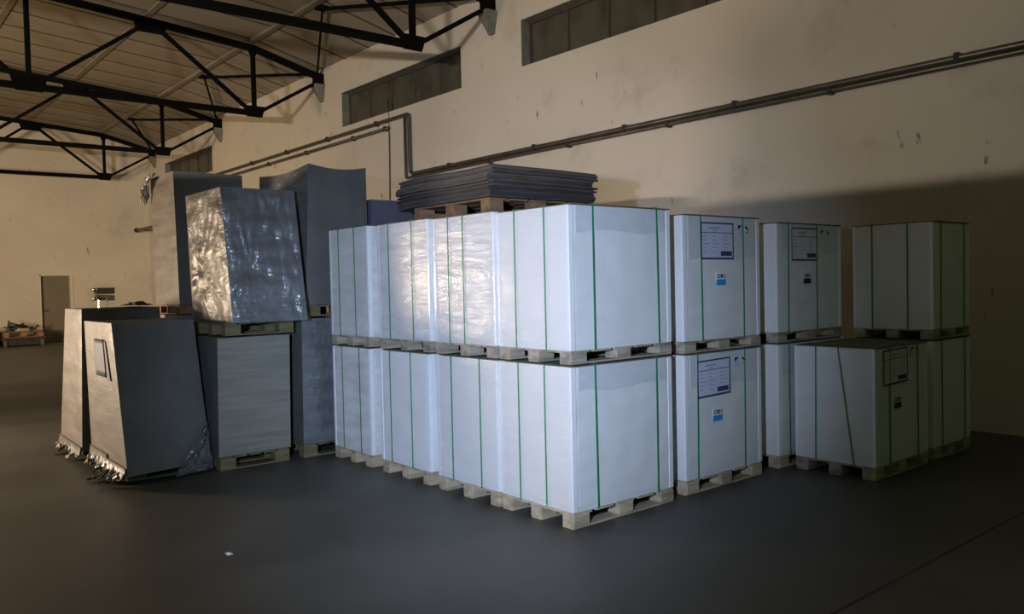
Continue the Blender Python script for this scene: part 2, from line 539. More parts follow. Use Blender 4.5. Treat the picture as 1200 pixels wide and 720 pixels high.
# ------------------------------------------------------------------ wall pipes
def pipe(label, pts, r, clamps, axis='x'):
    t = empty('wall_pipe', pts[0])
    tag(t, label, 'pipe', 'wall pipes')
    MB().tube(pts, r, 10).build('pipe_tube', M_PIPE, t, smooth=True)
    for c in clamps:
        x, y, z = c
        m = MB().box(x - 0.025, x + 0.025, y - r - 0.012, WY + 0.004, z - r - 0.014, z + r + 0.014)
        m.build('pipe_clamp', M_CLAMP, t)
    return t


y1 = WY - 0.06
c1 = [(x, y1, 3.862) for x in (2, -0.9, -3.6, -6.3, -8.2, -10.2, -12.6)]
pipe('steel pipe along the wall, turning up near the wire, then towards the end wall',
     [(RX, y1, 3.862), (-13.88, y1, 3.862), (-13.93, y1, 3.90), (-13.95, y1, 3.95), (-13.95, y1, 4.98), (-13.97, y1, 5.04),
      (-14.02, y1, 5.06), (-24.6, y1, 5.06)], 0.038,
     c1 + [(x, y1, 5.06) for x in (-15.2, -17.4, -19.6, -21.8)])
pipe('lower twin steel pipe that turns up and stops under the upper run',
     [(RX, y1, 3.797), (-14.04, y1, 3.797), (-14.09, y1, 3.80), (-14.11, y1, 3.86), (-14.11, y1, 5.05)], 0.03,
     [(x, y1, 3.797) for x in (-2.2, -5, -7.4, -9.4, -11.4)])
pipe('capped steel pipe just below the upper run, left of the rising pipes',
     [(-14.72, y1, 4.90), (-24.6, y1, 4.90)], 0.034, [(x, y1, 4.90) for x in (-14.85, -16.2, -18.5, -20.7)])
t = empty('wall_pipe', (-31.2, 8.6, 3.82))
tag(t, 'short free-standing pipe end near the corner of the end wall', 'pipe', 'wall pipes')
MB().tube([(-31.2, 8.62, 3.82), (-26.5, 8.62, 3.82)], 0.05, 10).build('pipe_tube', M_PIPE, t, smooth=True)
MB().tube([(-31.22, 8.62, 3.82), (-31.1, 8.62, 3.82)], 0.085, 10).build('pipe_flange', M_CLAMP, t, smooth=True)
for x in (-30.2, -27.5):
    MB().box(x - 0.03, x + 0.03, 8.6, WY + 0.005, 3.74, 3.78).build('pipe_bracket', M_CLAMP, t)
tag(MB().tube([(-14.76, WY - 0.03, 5.5), (-14.75, WY - 0.035, 4.7), (-14.78, WY - 0.03, 3.9), (-14.82, WY - 0.03, 2.9)], 0.014, 6
              ).build('hanging_wire', M_CLAMP, smooth=True),
    'thin dark wire hanging down the wall from the strip window', 'wire')


# ------------------------------------------------------------------ pallets
def pallet(x0, x1, y0, y1, z0, h, label, m=None, group='wooden pallets', seed=0, mid=True):
    rnd = random.Random(seed)
    m = m or M_WOOD
    t = empty('wooden_pallet', ((x0 + x1) / 2, (y0 + y1) / 2, z0))
    tag(t, label, 'pallet', group)
    bb, tb = 0.013, 0.014
    bw, bd = 0.115, 0.145
    xs_ = [x0, (x0 + x1) / 2 - bw / 2, x1 - bw]
    ys_ = [y0, (y0 + y1) / 2 - bd / 2, y1 - bd]
    for x in xs_:
        MB().box(x + 0.005, x + bw - 0.005, y0, y1, z0, z0 + bb).build('bottom_board', m, t)
        for y in (ys_ if mid else (ys_[0], ys_[2])):
            j = rnd.uniform(-0.006, 0.006)
            MB().box(x + j, x + bw + j, y, y + bd, z0 + bb, z0 + h - tb).build('block', m, t, bevel=0.004)
    n = 5
    dw = (y1 - y0) / (n + 0.6)
    for k in range(n):
        y = y0 + (y1 - y0 - dw) * k / (n - 1)
        MB().box(x0, x1, y, y + dw * 0.93, z0 + h - tb, z0 + h).build('deck_board', m, t)
    return t


# ------------------------------------------------------------------ white board loads
def rounded_body(x0, x1, y0, y1, z0, z1, seed, bulge=0.004, top_dip=0.0):
    """subdivided box with slightly uneven wrapped sides"""
    mb = MB()
    nx, ny, nz = 14, 18, 20
    off = Vector((seed * 3.7, seed * 1.3, seed * 2.1))

    def jig(p, n):
        v = Vector(p)
        a = noise.noise(v * 5 + off) * bulge + noise.noise(Vector((v.x * 4, v.y * 4, v.z * 14)) + off) * bulge * 0.5
        e = min((v.x - x0), (x1 - v.x)) if abs(n[0]) < 0.5 else 1
        e = min(e, (v.y - y0), (y1 - v.y)) if abs(n[1]) < 0.5 else e
        e = min(e, (v.z - z0), (z1 - v.z)) if abs(n[2]) < 0.5 else e
        k = min(1, max(0, e / 0.05))
        return v + Vector(n) * (a * k - 0.004 * (1 - k))
    mb.grid(lambda u, w: jig((x0 + (x1 - x0) * u, y0, z0 + (z1 - z0) * w), (0, -1, 0)), nx, nz)
    mb.grid(lambda u, w: jig((x0 + (x1 - x0) * u, y1, z0 + (z1 - z0) * w), (0, 1, 0)), 4, 4)
    mb.grid(lambda u, w: jig((x1, y0 + (y1 - y0) * u, z0 + (z1 - z0) * w), (1, 0, 0)), ny, nz)
    mb.grid(lambda u, w: jig((x0, y0 + (y1 - y0) * u, z0 + (z1 - z0) * w), (-1, 0, 0)), 4, 4)
    mb.grid(lambda u, w: jig((x0 + (x1 - x0) * u, y0 + (y1 - y0) * w, z1), (0, 0, 1)), 10, 12)
    mb.grid(lambda u, w: (x0 + (x1 - x0) * u, y0 + (y1 - y0) * w, z0), 1, 1)
    return mb


def board_load(name, label, x0, x1, y0, y1, z0, z1, seed, sx=(0.27, 0.69), sy=(0.21, 0.85), slant=(0, 0), cap=0.17,
               labels=False, group='white wrapped board loads', body=None, film=False):
    t = empty(name, ((x0 + x1) / 2, (y0 + y1) / 2, z0))
    tag(t, label, 'pallet load', group)
    rounded_body(x0, x1, y0, y1, z0, z1, seed).build('wrapped_boards', body or M_WHITE, t, smooth=False)
    MB().box(x0 - 0.004, x1 + 0.010, y0 + 0.02, y1 + 0.004, z1 + 0.002, z1 + 0.009).build('top_sheet', M_TOP, t)
    e = 0.004
    # white angle boards over the upright edges
    for (cx, dx) in ((x0, 1), (x1, -1)):
        for (cy, dy) in ((y0, 1), (y1, -1)):
            mb = MB()
            xa, xb = sorted((cx - dx * e, cx + dx * 0.022))
            ya, yb = sorted((cy - dy * e, cy + dy * 0.036))
            lo, hi = z0 + 0.004, z1 - 0.006
            i_ = 0.0015
            ring = [(cx - dx * e, cy - dy * e), (cx + dx * 0.022, cy - dy * e), (cx + dx * 0.022, cy + dy * i_),
                    (cx + dx * i_, cy + dy * i_), (cx + dx * i_, cy + dy * 0.036), (cx - dx * e, cy + dy * 0.036)]
            mb.v = [(px, py, lo) for px, py in ring] + [(px, py, hi) for px, py in ring]
            mb.f = [(q, (q + 1) % 6, (q + 1) % 6 + 6, q + 6) for q in range(6)] + [(0, 1, 2, 3), (0, 3, 4, 5), (6, 7, 8, 9), (6, 9, 10, 11)]
            mb.build('corner_board', M_CORNER, t)
    # film lapped over the top of the sides
    if cap:
        mb = MB()
        n = 16

        def low(u):
            return z1 - cap + 0.012 * math.sin(u * 9 + seed) + 0.01 * noise.noise(Vector((u * 6, seed, 0)))
        mb.grid(lambda u, w: (x1 + 0.0058 + 0.002 * noise.noise(Vector((u * 8, w * 3, seed))), y0 + 0.06 + (y1 - y0 - 0.12) * u,
                              low(u) + (z1 - 0.002 - low(u)) * w), n, 6)
        mb.grid(lambda u, w: (x1 + 0.0058 + (-0.012) * u, y0 + 0.06 + (y1 - y0 - 0.12) * w, z1 - 0.002 + 0.006 * u), 1, n)
        mb.build('film_overlap', M_CAP, t, smooth=True)
    # stretch film over the end of the load, gathered in folds at its foot
    if film:
        mb = MB()

        def fold(u, w):
            foot = math.exp(-w * 7.5) + 0.35 * math.exp(-(1 - w) * 16)
            fan = noise.noise(Vector((u * 5.5 + seed * 3, w * 30 - 9 * abs(u - 0.5), seed)))
            soft = noise.noise(Vector((u * 3 + seed, w * 5, seed * 2.2)))
            k = min(1, min(u, 1 - u) * 14)
            d = 0.004 + k * (0.018 * foot * abs(fan) + 0.0012 * soft)
            return (x0 + 0.004 + (x1 - x0 - 0.008) * u, y0 - 0.0015 - d, z0 + 0.003 + (z1 - z0 - 0.006) * w)
        mb.grid(fold, 30, 90)
        mb.build('stretch_film', M_BAND, t, smooth=True)
    g = 0.0135 if film else 0.0095
    for k, s in enumerate(sx):
        x = x0 + (x1 - x0) * s
        d = slant[k]
        mb = MB()
        mb.hexa([(x - 0.005 + d, y0 - g, z0), (x + 0.005 + d, y0 - g, z0), (x + 0.005 + d, y0 - g + 0.003, z0), (x - 0.005 + d, y0 - g + 0.003, z0),
                 (x - 0.005, y0 - g, z1 + g), (x + 0.005, y0 - g, z1 + g), (x + 0.005, y0 - g + 0.003, z1 + g), (x - 0.005, y0 - g + 0.003, z1 + g)])
        mb.box(x - 0.005, x + 0.005, y0 - g, y1 + g, z1 + g - 0.003, z1 + g)
        mb.box(x - 0.005, x + 0.005, y1 + g - 0.003, y1 + g, z0, z1 + g)
        mb.build('strap', M_STRAP, t)
    for k, s in enumerate(sy):
        y = y0 + (y1 - y0) * s
        d = 0.012 * math.sin(seed * 2.3 + k)
        mb = MB()
        mb.hexa([(x1 + g - 0.003, y - 0.006 + d, z0), (x1 + g, y - 0.006 + d, z0), (x1 + g, y + 0.006 + d, z0), (x1 + g - 0.003, y + 0.006 + d, z0),
                 (x1 + g - 0.003, y - 0.006, z1 + g), (x1 + g, y - 0.006, z1 + g), (x1 + g, y + 0.006, z1 + g), (x1 + g - 0.003, y + 0.006, z1 + g)])
        mb.box(x0 - g, x1 + g, y - 0.006, y + 0.006, z1 + g, z1 + g + 0.003)
        mb.box(x0 - g, x0 - g + 0.003, y - 0.006, y + 0.006, z0, z1 + g)
        mb.build('strap', M_STRAP, t)
    if labels:
        ly0, lz1, tilt, dull = labels
        lw, lh = 0.42, 0.29
        X = x1 + 0.0078

        def flat(name, a0, a1, b0, b1, m, par, dx, dd=0.0009):
            """rectangle on the side: a along y from the label's left edge, b down from its top edge"""
            c = []
            for zz, dxx in ((0, 0), (1, 0)):
                pass
            p = lambda a, b, x: (x, ly0 + a, lz1 - b + tilt * a)
            return MB().hexa([p(a0, b1, X + dx), p(a0, b1, X + dx + dd), p(a1, b1, X + dx + dd), p(a1, b1, X + dx),
                              p(a0, b0, X + dx), p(a0, b0, X + dx + dd), p(a1, b0, X + dx + dd), p(a1, b0, X + dx)]).build(name, m, par)
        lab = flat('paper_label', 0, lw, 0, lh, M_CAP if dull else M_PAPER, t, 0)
        lab['label'] = 'dark-edged printed paper label'
        bw = 0.012
        bd = MB()
        for (a0, a1, b0, b1) in ((0, lw, 0, bw), (0, lw, lh - bw * 1.2, lh), (0, bw, bw, lh - bw), (lw - bw, lw, bw, lh - bw)):
            p = lambda a, b, x: (x, ly0 + a, lz1 - b + tilt * a)
            x_ = X + 0.0009
            bd.hexa([p(a0, b1, x_), p(a0, b1, x_ + 0.0008), p(a1, b1, x_ + 0.0008), p(a1, b1, x_),
                     p(a0, b0, x_), p(a0, b0, x_ + 0.0008), p(a1, b0, x_ + 0.0008), p(a1, b0, x_)])
        bd.build('label_border', M_INK, lab)
        flat('label_bar', 0.25, 0.395, 0.225, 0.262, M_INK, lab, 0.0009)
        flat('printed_line', 0.012, lw - 0.012, 0.078, 0.083, M_INK, lab, 0.0009)
        flat('printed_line', 0.10, 0.235, 0.038, 0.051, M_INKL, lab, 0.0009)
        flat('printed_line', 0.15, 0.20, 0.060, 0.070, M_INKL, lab, 0.0009)
        rnd = random.Random(4)
        for r_ in range(5):
            for c0 in (0.03, 0.145, 0.285):
                w_ = rnd.uniform(0.03, 0.09)
                flat('printed_line', c0, c0 + w_, 0.104 + r_ * 0.03, 0.111 + r_ * 0.03, M_INKL, lab, 0.0009)
        # two handling pictograms
        for k, a in enumerate((0.475, 0.575)):
            pc = flat('pictogram', a, a + 0.062, 0.012, 0.092, M_PAPER if k == 0 else M_CAP, t, 0.0002)
            q = lambda a_, b_, x: (x, ly0 + a_, lz1 - b_ + tilt * a_)
            x_ = X + 0.0011
            d = MB()
            d.hexa([q(a, 0.05 if k == 0 else 0.03, x_), q(a, 0.05 if k == 0 else 0.03, x_ + .0008), q(a + 0.05, 0.055 if k else 0.025, x_ + .0008), q(a + 0.05, 0.055 if k else 0.025, x_),
                    q(a + 0.01, 0.015, x_), q(a + 0.01, 0.015, x_ + .0008), q(a + 0.055, 0.045 if k else 0.014, x_ + .0008), q(a + 0.055, 0.045 if k else 0.014, x_)])
            d.build('pictogram_print', M_BLACK, pc)
            flat('pictogram_print', a + 0.015, a + 0.045, 0.066, 0.072, M_BLACK if k else M_INKL, pc, 0.0011)
        # small white sticker with dark characters above a blue band
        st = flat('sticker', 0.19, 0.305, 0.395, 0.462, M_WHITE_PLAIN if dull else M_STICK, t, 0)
        for a, w_ in ((0.20, 0.016), (0.222, 0.02), (0.248, 0.02), (0.275, 0.007), (0.29, 0.006)):
            flat('sticker_print', a, a + w_, 0.405, 0.436, M_BLACK, st, 0.0009)
        flat('sticker_print', 0.207, 0.212, 0.413, 0.428, M_STICK, st, 0.002)
        flat('sticker_print', 0.228, 0.237, 0.413, 0.428, M_STICK, st, 0.002)
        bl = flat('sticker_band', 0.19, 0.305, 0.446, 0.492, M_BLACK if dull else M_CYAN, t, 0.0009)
        bl['label'] = 'dark printed band' if dull else 'bright blue band'
    return t


PH = 0.105
cols = [
    ('the bright corner column', -4.665, -3.92, -4.66, -3.915, 2.155),
    ('the column next to the corner column', -5.475, -4.70, -5.475, -4.702, 2.17),
    ('the column two along from the corner column', -6.35, -5.60, -6.345, -5.55, 2.18),
    ('the white column against the grey loads', -7.235, -6.54, -7.24, -6.525, 2.19),
]
sxs = [((0.29, 0.66), (0.27, 0.69)), ((0.27, 0.74), (0.27, 0.52)), ((0.22, 0.66), (0.24, 0.70)), ((0.27, 0.74), (0.26, 0.68))]
for k, (w, a0, a1, b0, b1, zt) in enumerate(cols):
    pallet(a0, a1 + 0.005, 3.755, 4.785, 0, PH, 'pale floor pallet of ' + w, seed=k)
    board_load('board_load', 'lower white wrapped board load in ' + w, a0, a1, 3.76, 4.78, PH, 1.078, k + 1, sx=sxs[k][0], sy=(0.21, 0.83),
               body=M_WHITE_FILM if k == 3 else None, film=k < 2)
    pallet(b0, b1 + 0.005, 3.755, 4.785, 1.097, 0.089, 'pale pallet between the layers of ' + w, m=M_WOOD2, seed=k + 10)
    board_load('board_load', 'upper white wrapped board load in ' + w, b0, b1, 3.76, 4.78, 1.186, zt, k + 11, sx=sxs[k][1],
               body=M_WHITE_FILM if k else None, film=True)

inner = [('the column straight behind the corner column', -4.70, -3.945, 4.975, 5.965, 2.13, (4.975 + 0.0, 0), 1),
         ('the dim third column in from the corner column', -4.70, -3.945, 6.235, 7.29, 2.105, None, 2)]
for k, (w, x0, x1, ya, yb, zt, _, q) in enumerate(inner):
    pallet(x0, x1 + 0.005, ya - 0.005, yb, 0, PH, 'pale floor pallet of ' + w, seed=k + 20)
    board_load('board_load', 'lower white board load in ' + w, x0, x1, ya, yb, PH, 1.065, k + 21, sy=(0.15, 0.77),
               labels=(5.115, 1.012, 0.02, False) if k == 0 else False, cap=0.26)
    pallet(x0, x1 + 0.005, ya - 0.005, yb, 1.081, 0.09, 'grey pallet between the layers of ' + w, m=M_WOOD2, seed=k + 30)
    board_load('board_load', 'upper white board load in ' + w, x0, x1, ya, yb, 1.171, zt, k + 31, sy=(0.21, 0.77) if k == 0 else (0.16, 0.60),
               labels=(5.185, 2.085, 0.0, False) if k == 0 else (6.45, 2.075, 0.0, True), cap=0.33 if k == 0 else 0.25)

# loads standing free by the wall
w = 'the low dim load standing before the last stack by the wall'
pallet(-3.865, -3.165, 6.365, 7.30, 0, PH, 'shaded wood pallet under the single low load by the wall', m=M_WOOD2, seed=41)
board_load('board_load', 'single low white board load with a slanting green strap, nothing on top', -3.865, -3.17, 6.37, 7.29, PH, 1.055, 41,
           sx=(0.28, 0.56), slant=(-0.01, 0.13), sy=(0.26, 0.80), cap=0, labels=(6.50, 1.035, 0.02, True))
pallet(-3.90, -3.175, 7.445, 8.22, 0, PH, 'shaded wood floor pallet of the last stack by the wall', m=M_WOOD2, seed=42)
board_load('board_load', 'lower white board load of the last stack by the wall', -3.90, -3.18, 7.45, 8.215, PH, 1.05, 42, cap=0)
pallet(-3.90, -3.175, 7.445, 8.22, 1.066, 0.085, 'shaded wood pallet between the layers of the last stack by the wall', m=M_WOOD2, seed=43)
board_load('board_load', 'upper white board load of the last stack by the wall', -3.90, -3.18, 7.45, 8.215, 1.151, 2.10, 43, sx=(0.25, 0.70), cap=0)

# ------------------------------------------------------------------ dark sheets on a pallet, on top of the white row
pallet(-6.22, -5.13, 4.07, 5.14, 2.205, 0.125, 'brown wood pallet under the stack of dark loose sheets', m=M_WOODB, seed=50)
ss = empty('sheet_stack', (-5.7, 4.6, 2.33))
tag(ss, 'uneven stack of dark grey flat sheets lying on the white loads', 'sheet stack')
rnd = random.Random(7)
NS = 17
zz = 2.331
for k in range(NS):
    th = 0.0145
    jx, jy = rnd.uniform(-0.022, 0.022), rnd.uniform(-0.022, 0.022)
    if k in (9, 10, 11):
        jx -= 0.03
        jy -= 0.015
    if k > 12:
        jx += 0.025
    x0, x1, y0, y1 = -6.40 + jx, -5.06 + jx, 4.03 + jy, 5.20 + jy
    fr = k / (NS - 1)

    def zz_at(u, v, fr=fr):
        return 0.012 * fr * math.sin(u * 5.2 + 0.8) - 0.055 * fr * max(0, 0.5 - u) ** 1.3 - 0.03 * (1 - fr) * max(0, 0.10 - u) * 10 * 0.6 \
            - 0.02 * fr * max(0, v - 0.6)
    mb = MB()
    nu, nv = 14, 8
    P = lambda u, v, dz: (x0 + (x1 - x0) * u + 0.008 * noise.noise(Vector((u * 3, v * 9, k))), y0 + (y1 - y0) * v + 0.008 * noise.noise(Vector((u * 9, v * 3, k + 40))), zz + dz + zz_at(u, v))
    mb.grid(lambda u, v: P(u, v, 0), nu, nv)
    mb.grid(lambda u, v: P(u, v, th), nu, nv)
    mb.grid(lambda u, v: P(u, 0, th * v), nu, 1)
    mb.grid(lambda u, v: P(u, 1, th * v), nu, 1)
    mb.grid(lambda u, v: P(0, u, th * v), nv, 1)
    mb.grid(lambda u, v: P(1, u, th * v), nv, 1)
    mb.build('sheet', M_SHEET if k % 3 else M_SHEET2, ss)
    zz += th + 0.0004


# ------------------------------------------------------------------ grey wrapped loads
def wrapped(label, bot, top, z0, z1, mfront, mside, seed, amp=0.012, group='grey film-wrapped loads', pinch=None, sag=0.0, crinkle=0.0,
            peak=None):
    """bot/top: four (x, y) corners -x-y, +x-y, +x+y, -x+y"""
    cx = sum(p[0] for p in bot) / 4
    cy = sum(p[1] for p in bot) / 4
    t = empty('wrapped_load', (cx, cy, z0))
    tag(t, label, 'pallet load', group)
    off = Vector((seed * 2.7, seed * 5.1, seed * 0.9))

    def edge(i, u, w):
        a = Vector((*bot[i], 0)).lerp(Vector((*bot[(i + 1) % 4], 0)), u)
        b = Vector((*top[i], 0)).lerp(Vector((*top[(i + 1) % 4], 0)), u)
        p = a.lerp(b, w)
        p.z = z0 + (z1 - z0) * w
        if w > 0.9 and sag:
            p.z -= sag * math.sin(math.pi * u) * (w - 0.9) * 10
        return p

    def side(i, u, w):
        p = edge(i, u, w)
        a = Vector((*bot[i], 0))
        b = Vector((*bot[(i + 1) % 4], 0))
        n = (b - a).cross(Vector((0, 0, 1))).normalized()
        k = min(1, min(u, 1 - u) / 0.08) * min(1, max(0.15, min(w, 1 - w) / 0.05))
        d = noise.noise(Vector((p.x * 2.5, p.y * 2.5, p.z * 7)) + off) * amp + noise.noise(p * 9 + off) * amp * 0.4
        if crinkle and i == 1:
            sm_ = min(1, max(0, (u - 0.25) / 0.5))
            d += sm_ * crinkle * noise.noise(Vector((u * 11, w * 5 + u * 4, seed))) + 0.4 * crinkle * noise.noise(Vector((u * 26, w * 13, seed)))
        if pinch and i in pinch[2]:
            # wrinkles radiating from a gathered point
            du, dw = u - pinch[0], w - pinch[1]
            r = math.hypot(du, dw * 1.3) + 0.05
            ang = math.atan2(dw, du)
            d += 0.030 * noise.noise(Vector((math.cos(ang) * 3.5, math.sin(ang) * 7.5, r * 1.2 + i))) * math.exp(-r * 1.1) * min(1, r * 6) - 0.05 * math.exp(-(r / 0.13) ** 2)
        return p + n * (d * k + amp * 0.3 * k)
    nn = 48 if pinch or crinkle else 22
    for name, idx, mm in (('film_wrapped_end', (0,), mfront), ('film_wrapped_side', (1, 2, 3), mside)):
        mb = MB()
        for i in idx:
            mb.grid(lambda u, w, i=i: side(i, u, w), nn, nn + 10)
        if name == 'film_wrapped_side':
            def topz(u, w):
                a = Vector((*top[0], 0)).lerp(Vector((*top[1], 0)), u)
                b = Vector((*top[3], 0)).lerp(Vector((*top[2], 0)), u)
                p = a.lerp(b, w)
                m_ = math.sin(math.pi * u) * math.sin(math.pi * w)
                p.z = z1 - sag * max(math.sin(math.pi * u), math.sin(math.pi * w)) + 0.01 * noise.noise(p * 4 + off) * m_
                return p
            mb.grid(topz, 14, 14)
            mb.grid(lambda u, w: Vector((*bot[0], z0)).lerp(Vector((*bot[1], z0)), u).lerp(Vector((*bot[3], z0)).lerp(Vector((*bot[2], z0)), u), w), 1, 1)
        mb.build(name, mm, t, smooth=True)
    return t


def crumple(name, parent, c, size, h, seed, m=None, flat=1.0):
    """a crumpled scrap of film as a thin folded sheet"""
    mb = MB()
    off = Vector((seed * 3.1, seed, seed * 2.2))
    n = 12

    def fn(u, v):
        x, y = (u - 0.5) * size[0], (v - 0.5) * size[1]
        q = Vector((u * 3.2, v * 3.2, 0)) + off
        z = h * (0.5 + 0.9 * noise.noise(q)) * (0.25 + math.sin(math.pi * u) * math.sin(math.pi * v))
        z += 0.25 * h * noise.noise(q * 3)
        return (c[0] + x + 0.25 * size[0] * noise.noise(q * 1.7), c[1] + y + 0.25 * size[1] * noise.noise(q * 1.3 + Vector((9, 9, 0))),
                c[2] + max(0.003, z))
    mb.grid(fn, n, n)
    o = mb.build(name, m or M_FILM, parent, smooth=False)
    so = o.modifiers.new('thickness', 'SOLIDIFY')
    so.thickness = 0.003
    return o


def skirt(parent, a, b, out, top, reach, seed, m=None):
    """torn film hanging from the foot of a load along a-b and spreading on the floor towards out"""
    a, b, out = Vector(a), Vector(b), Vector(out)
    mb = MB()

    def fn(u, v):
        rag = 0.45 + 0.75 * abs(noise.noise(Vector((u * 5, seed, 3)))) + 0.25 * noise.noise(Vector((u * 17, seed, 8)))
        w = v * rag
        n1 = noise.noise(Vector((u * 8, v * 3, seed)))
        p = a.lerp(b, u) + out * (0.014 + reach * w * w * (0.7 + 0.5 * n1)) + (b - a).normalized() * 0.03 * n1 * v
        p.z = max(0.004, top * max(0.0, 1 - w) ** 1.4 + 0.05 * v * abs(noise.noise(Vector((u * 9, v * 5, seed + 4)))))
        return p
    mb.grid(fn, 36, 12)
    o = mb.build('film_skirt', m or M_SKIRT, parent)
    o.modifiers.new('thickness', 'SOLIDIFY').thickness = 0.002
    return o


def rect(x0, x1, y0, y1):
    return [(x0, y0), (x1, y0), (x1, y1), (x0, y1)]


# floor loads
wA = 'the grey load at the far outer end'
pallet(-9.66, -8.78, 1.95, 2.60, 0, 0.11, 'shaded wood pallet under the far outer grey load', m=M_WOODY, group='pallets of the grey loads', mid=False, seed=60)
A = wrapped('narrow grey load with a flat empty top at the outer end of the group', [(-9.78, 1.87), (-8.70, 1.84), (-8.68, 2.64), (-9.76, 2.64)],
            [(-9.50, 1.90), (-8.79, 1.90), (-8.77, 2.62), (-9.48, 2.62)], 0.115, 1.485, M_LIT_END, M_GREY_FLAT, 61)
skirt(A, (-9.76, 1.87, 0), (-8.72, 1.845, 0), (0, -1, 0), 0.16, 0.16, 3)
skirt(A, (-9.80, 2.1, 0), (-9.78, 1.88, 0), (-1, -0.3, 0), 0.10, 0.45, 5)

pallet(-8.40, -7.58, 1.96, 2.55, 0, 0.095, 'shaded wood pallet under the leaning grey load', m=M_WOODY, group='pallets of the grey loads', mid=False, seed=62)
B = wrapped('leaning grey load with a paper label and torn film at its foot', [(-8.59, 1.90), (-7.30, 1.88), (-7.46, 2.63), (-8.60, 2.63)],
            [(-8.70, 1.90), (-7.73, 1.90), (-7.72, 2.60), (-8.69, 2.60)], 0.10, 1.375, M_LIT_END, M_GREY_FLAT, 64, amp=0.005)


def on_b(u, w, d):
    a = Vector((-8.59, 1.90, 0.10)).lerp(Vector((-7.30, 1.88, 0.10)), u)
    b = Vector((-8.70, 1.90, 1.375)).lerp(Vector((-7.73, 1.90, 1.375)), u)
    return a.lerp(b, w) + Vector((0, -d, 0))


mb = MB()
mb.grid(lambda u, v: on_b(0.36 + 0.36 * u, 0.62 + 0.26 * v, 0.0115), 6, 6)
lb = mb.build('paper_label', M_PAPERG, B, smooth=True)
lb.modifiers.new('thickness', 'SOLIDIFY').thickness = 0.002
lb['label'] = 'grey delivery paper behind film'
mb = MB()
mb.grid(lambda u, v: on_b(0.72 + 0.10 * u * (1 - 0.6 * v), 0.60 + 0.27 * v, 0.0105), 2, 4)
mb.build('label_pocket_edge', M_SCRAP, B)
skirt(B, (-8.58, 1.90, 0), (-7.95, 1.89, 0), (0, -1, 0), 0.20, 0.20, 11)
skirt(B, (-8.05, 1.89, 0), (-7.32, 1.88, 0), (0, -1, 0), 0.17, 0.34, 12)
# bunched glossy film low on the darker side
mb = MB()
mb.grid(lambda u, v: (-7.375 - 0.45 * 0.22 * v + 0.02 + 0.03 * noise.noise(Vector((u * 6, v * 7, 5))) + 0.015 * abs(noise.noise(Vector((u * 15, v * 15, 2)))) - 0.10 * u,
                      2.64 - 0.36 * (1 - u) * (1 - 0.85 * v) + 0.03 * noise.noise(Vector((u * 4, v * 6, 9))), 0.03 + (0.40 + 0.06 * noise.noise(Vector((u * 6, 1, 1)))) * v), 18, 22)
mb.build('film_bunch', mat('bunched_film', (0.17, 0.18, 0.185), 0.3, var=0.4, scale=(14, 14, 14), bump=0.6, bump_scale=(16, 16, 16), coat=0.8, coat_rough=0.12, alpha=0.5), B).modifiers.new('thickness', 'SOLIDIFY').thickness = 0.002

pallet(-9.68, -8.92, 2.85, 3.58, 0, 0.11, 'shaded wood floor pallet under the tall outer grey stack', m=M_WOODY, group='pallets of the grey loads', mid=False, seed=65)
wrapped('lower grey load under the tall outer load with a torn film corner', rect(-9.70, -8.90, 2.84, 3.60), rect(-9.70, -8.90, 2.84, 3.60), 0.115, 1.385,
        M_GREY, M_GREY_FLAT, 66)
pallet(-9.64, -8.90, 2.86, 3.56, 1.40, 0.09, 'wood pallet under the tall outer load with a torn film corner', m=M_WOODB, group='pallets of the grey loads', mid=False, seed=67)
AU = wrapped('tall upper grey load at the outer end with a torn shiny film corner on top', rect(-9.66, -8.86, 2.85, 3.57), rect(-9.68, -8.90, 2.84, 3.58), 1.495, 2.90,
             M_LIT_END, M_GREY_FLAT, 68)
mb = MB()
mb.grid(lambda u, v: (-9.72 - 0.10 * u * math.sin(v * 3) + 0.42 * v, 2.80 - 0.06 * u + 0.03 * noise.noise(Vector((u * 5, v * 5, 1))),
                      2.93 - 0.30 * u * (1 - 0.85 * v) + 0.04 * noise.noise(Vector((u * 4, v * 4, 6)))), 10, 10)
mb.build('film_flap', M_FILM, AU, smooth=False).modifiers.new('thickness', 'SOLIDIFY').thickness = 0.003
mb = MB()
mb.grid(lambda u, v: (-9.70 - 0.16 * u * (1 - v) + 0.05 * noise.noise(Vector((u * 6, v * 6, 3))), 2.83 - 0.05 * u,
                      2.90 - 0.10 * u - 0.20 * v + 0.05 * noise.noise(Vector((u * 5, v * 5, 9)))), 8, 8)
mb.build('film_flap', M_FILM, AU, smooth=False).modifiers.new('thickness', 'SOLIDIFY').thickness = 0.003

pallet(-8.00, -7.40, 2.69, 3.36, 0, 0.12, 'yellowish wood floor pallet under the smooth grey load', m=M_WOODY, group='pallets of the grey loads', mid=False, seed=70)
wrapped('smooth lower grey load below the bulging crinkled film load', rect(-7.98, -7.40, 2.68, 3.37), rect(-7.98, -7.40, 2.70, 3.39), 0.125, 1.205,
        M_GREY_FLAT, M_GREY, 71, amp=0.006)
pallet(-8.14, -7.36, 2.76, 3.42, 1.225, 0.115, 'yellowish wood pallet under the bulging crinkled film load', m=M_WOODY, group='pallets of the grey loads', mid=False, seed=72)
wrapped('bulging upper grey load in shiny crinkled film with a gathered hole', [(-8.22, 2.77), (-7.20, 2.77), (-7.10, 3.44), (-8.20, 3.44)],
        [(-8.33, 2.77), (-7.40, 2.77), (-7.40, 3.48), (-8.32, 3.48)], 1.345, 2.575, M_LIT_END_FILM, M_GREY_FILM, 73, amp=0.024, pinch=(0.30, 0.40, (0, 1)), crinkle=0.022)

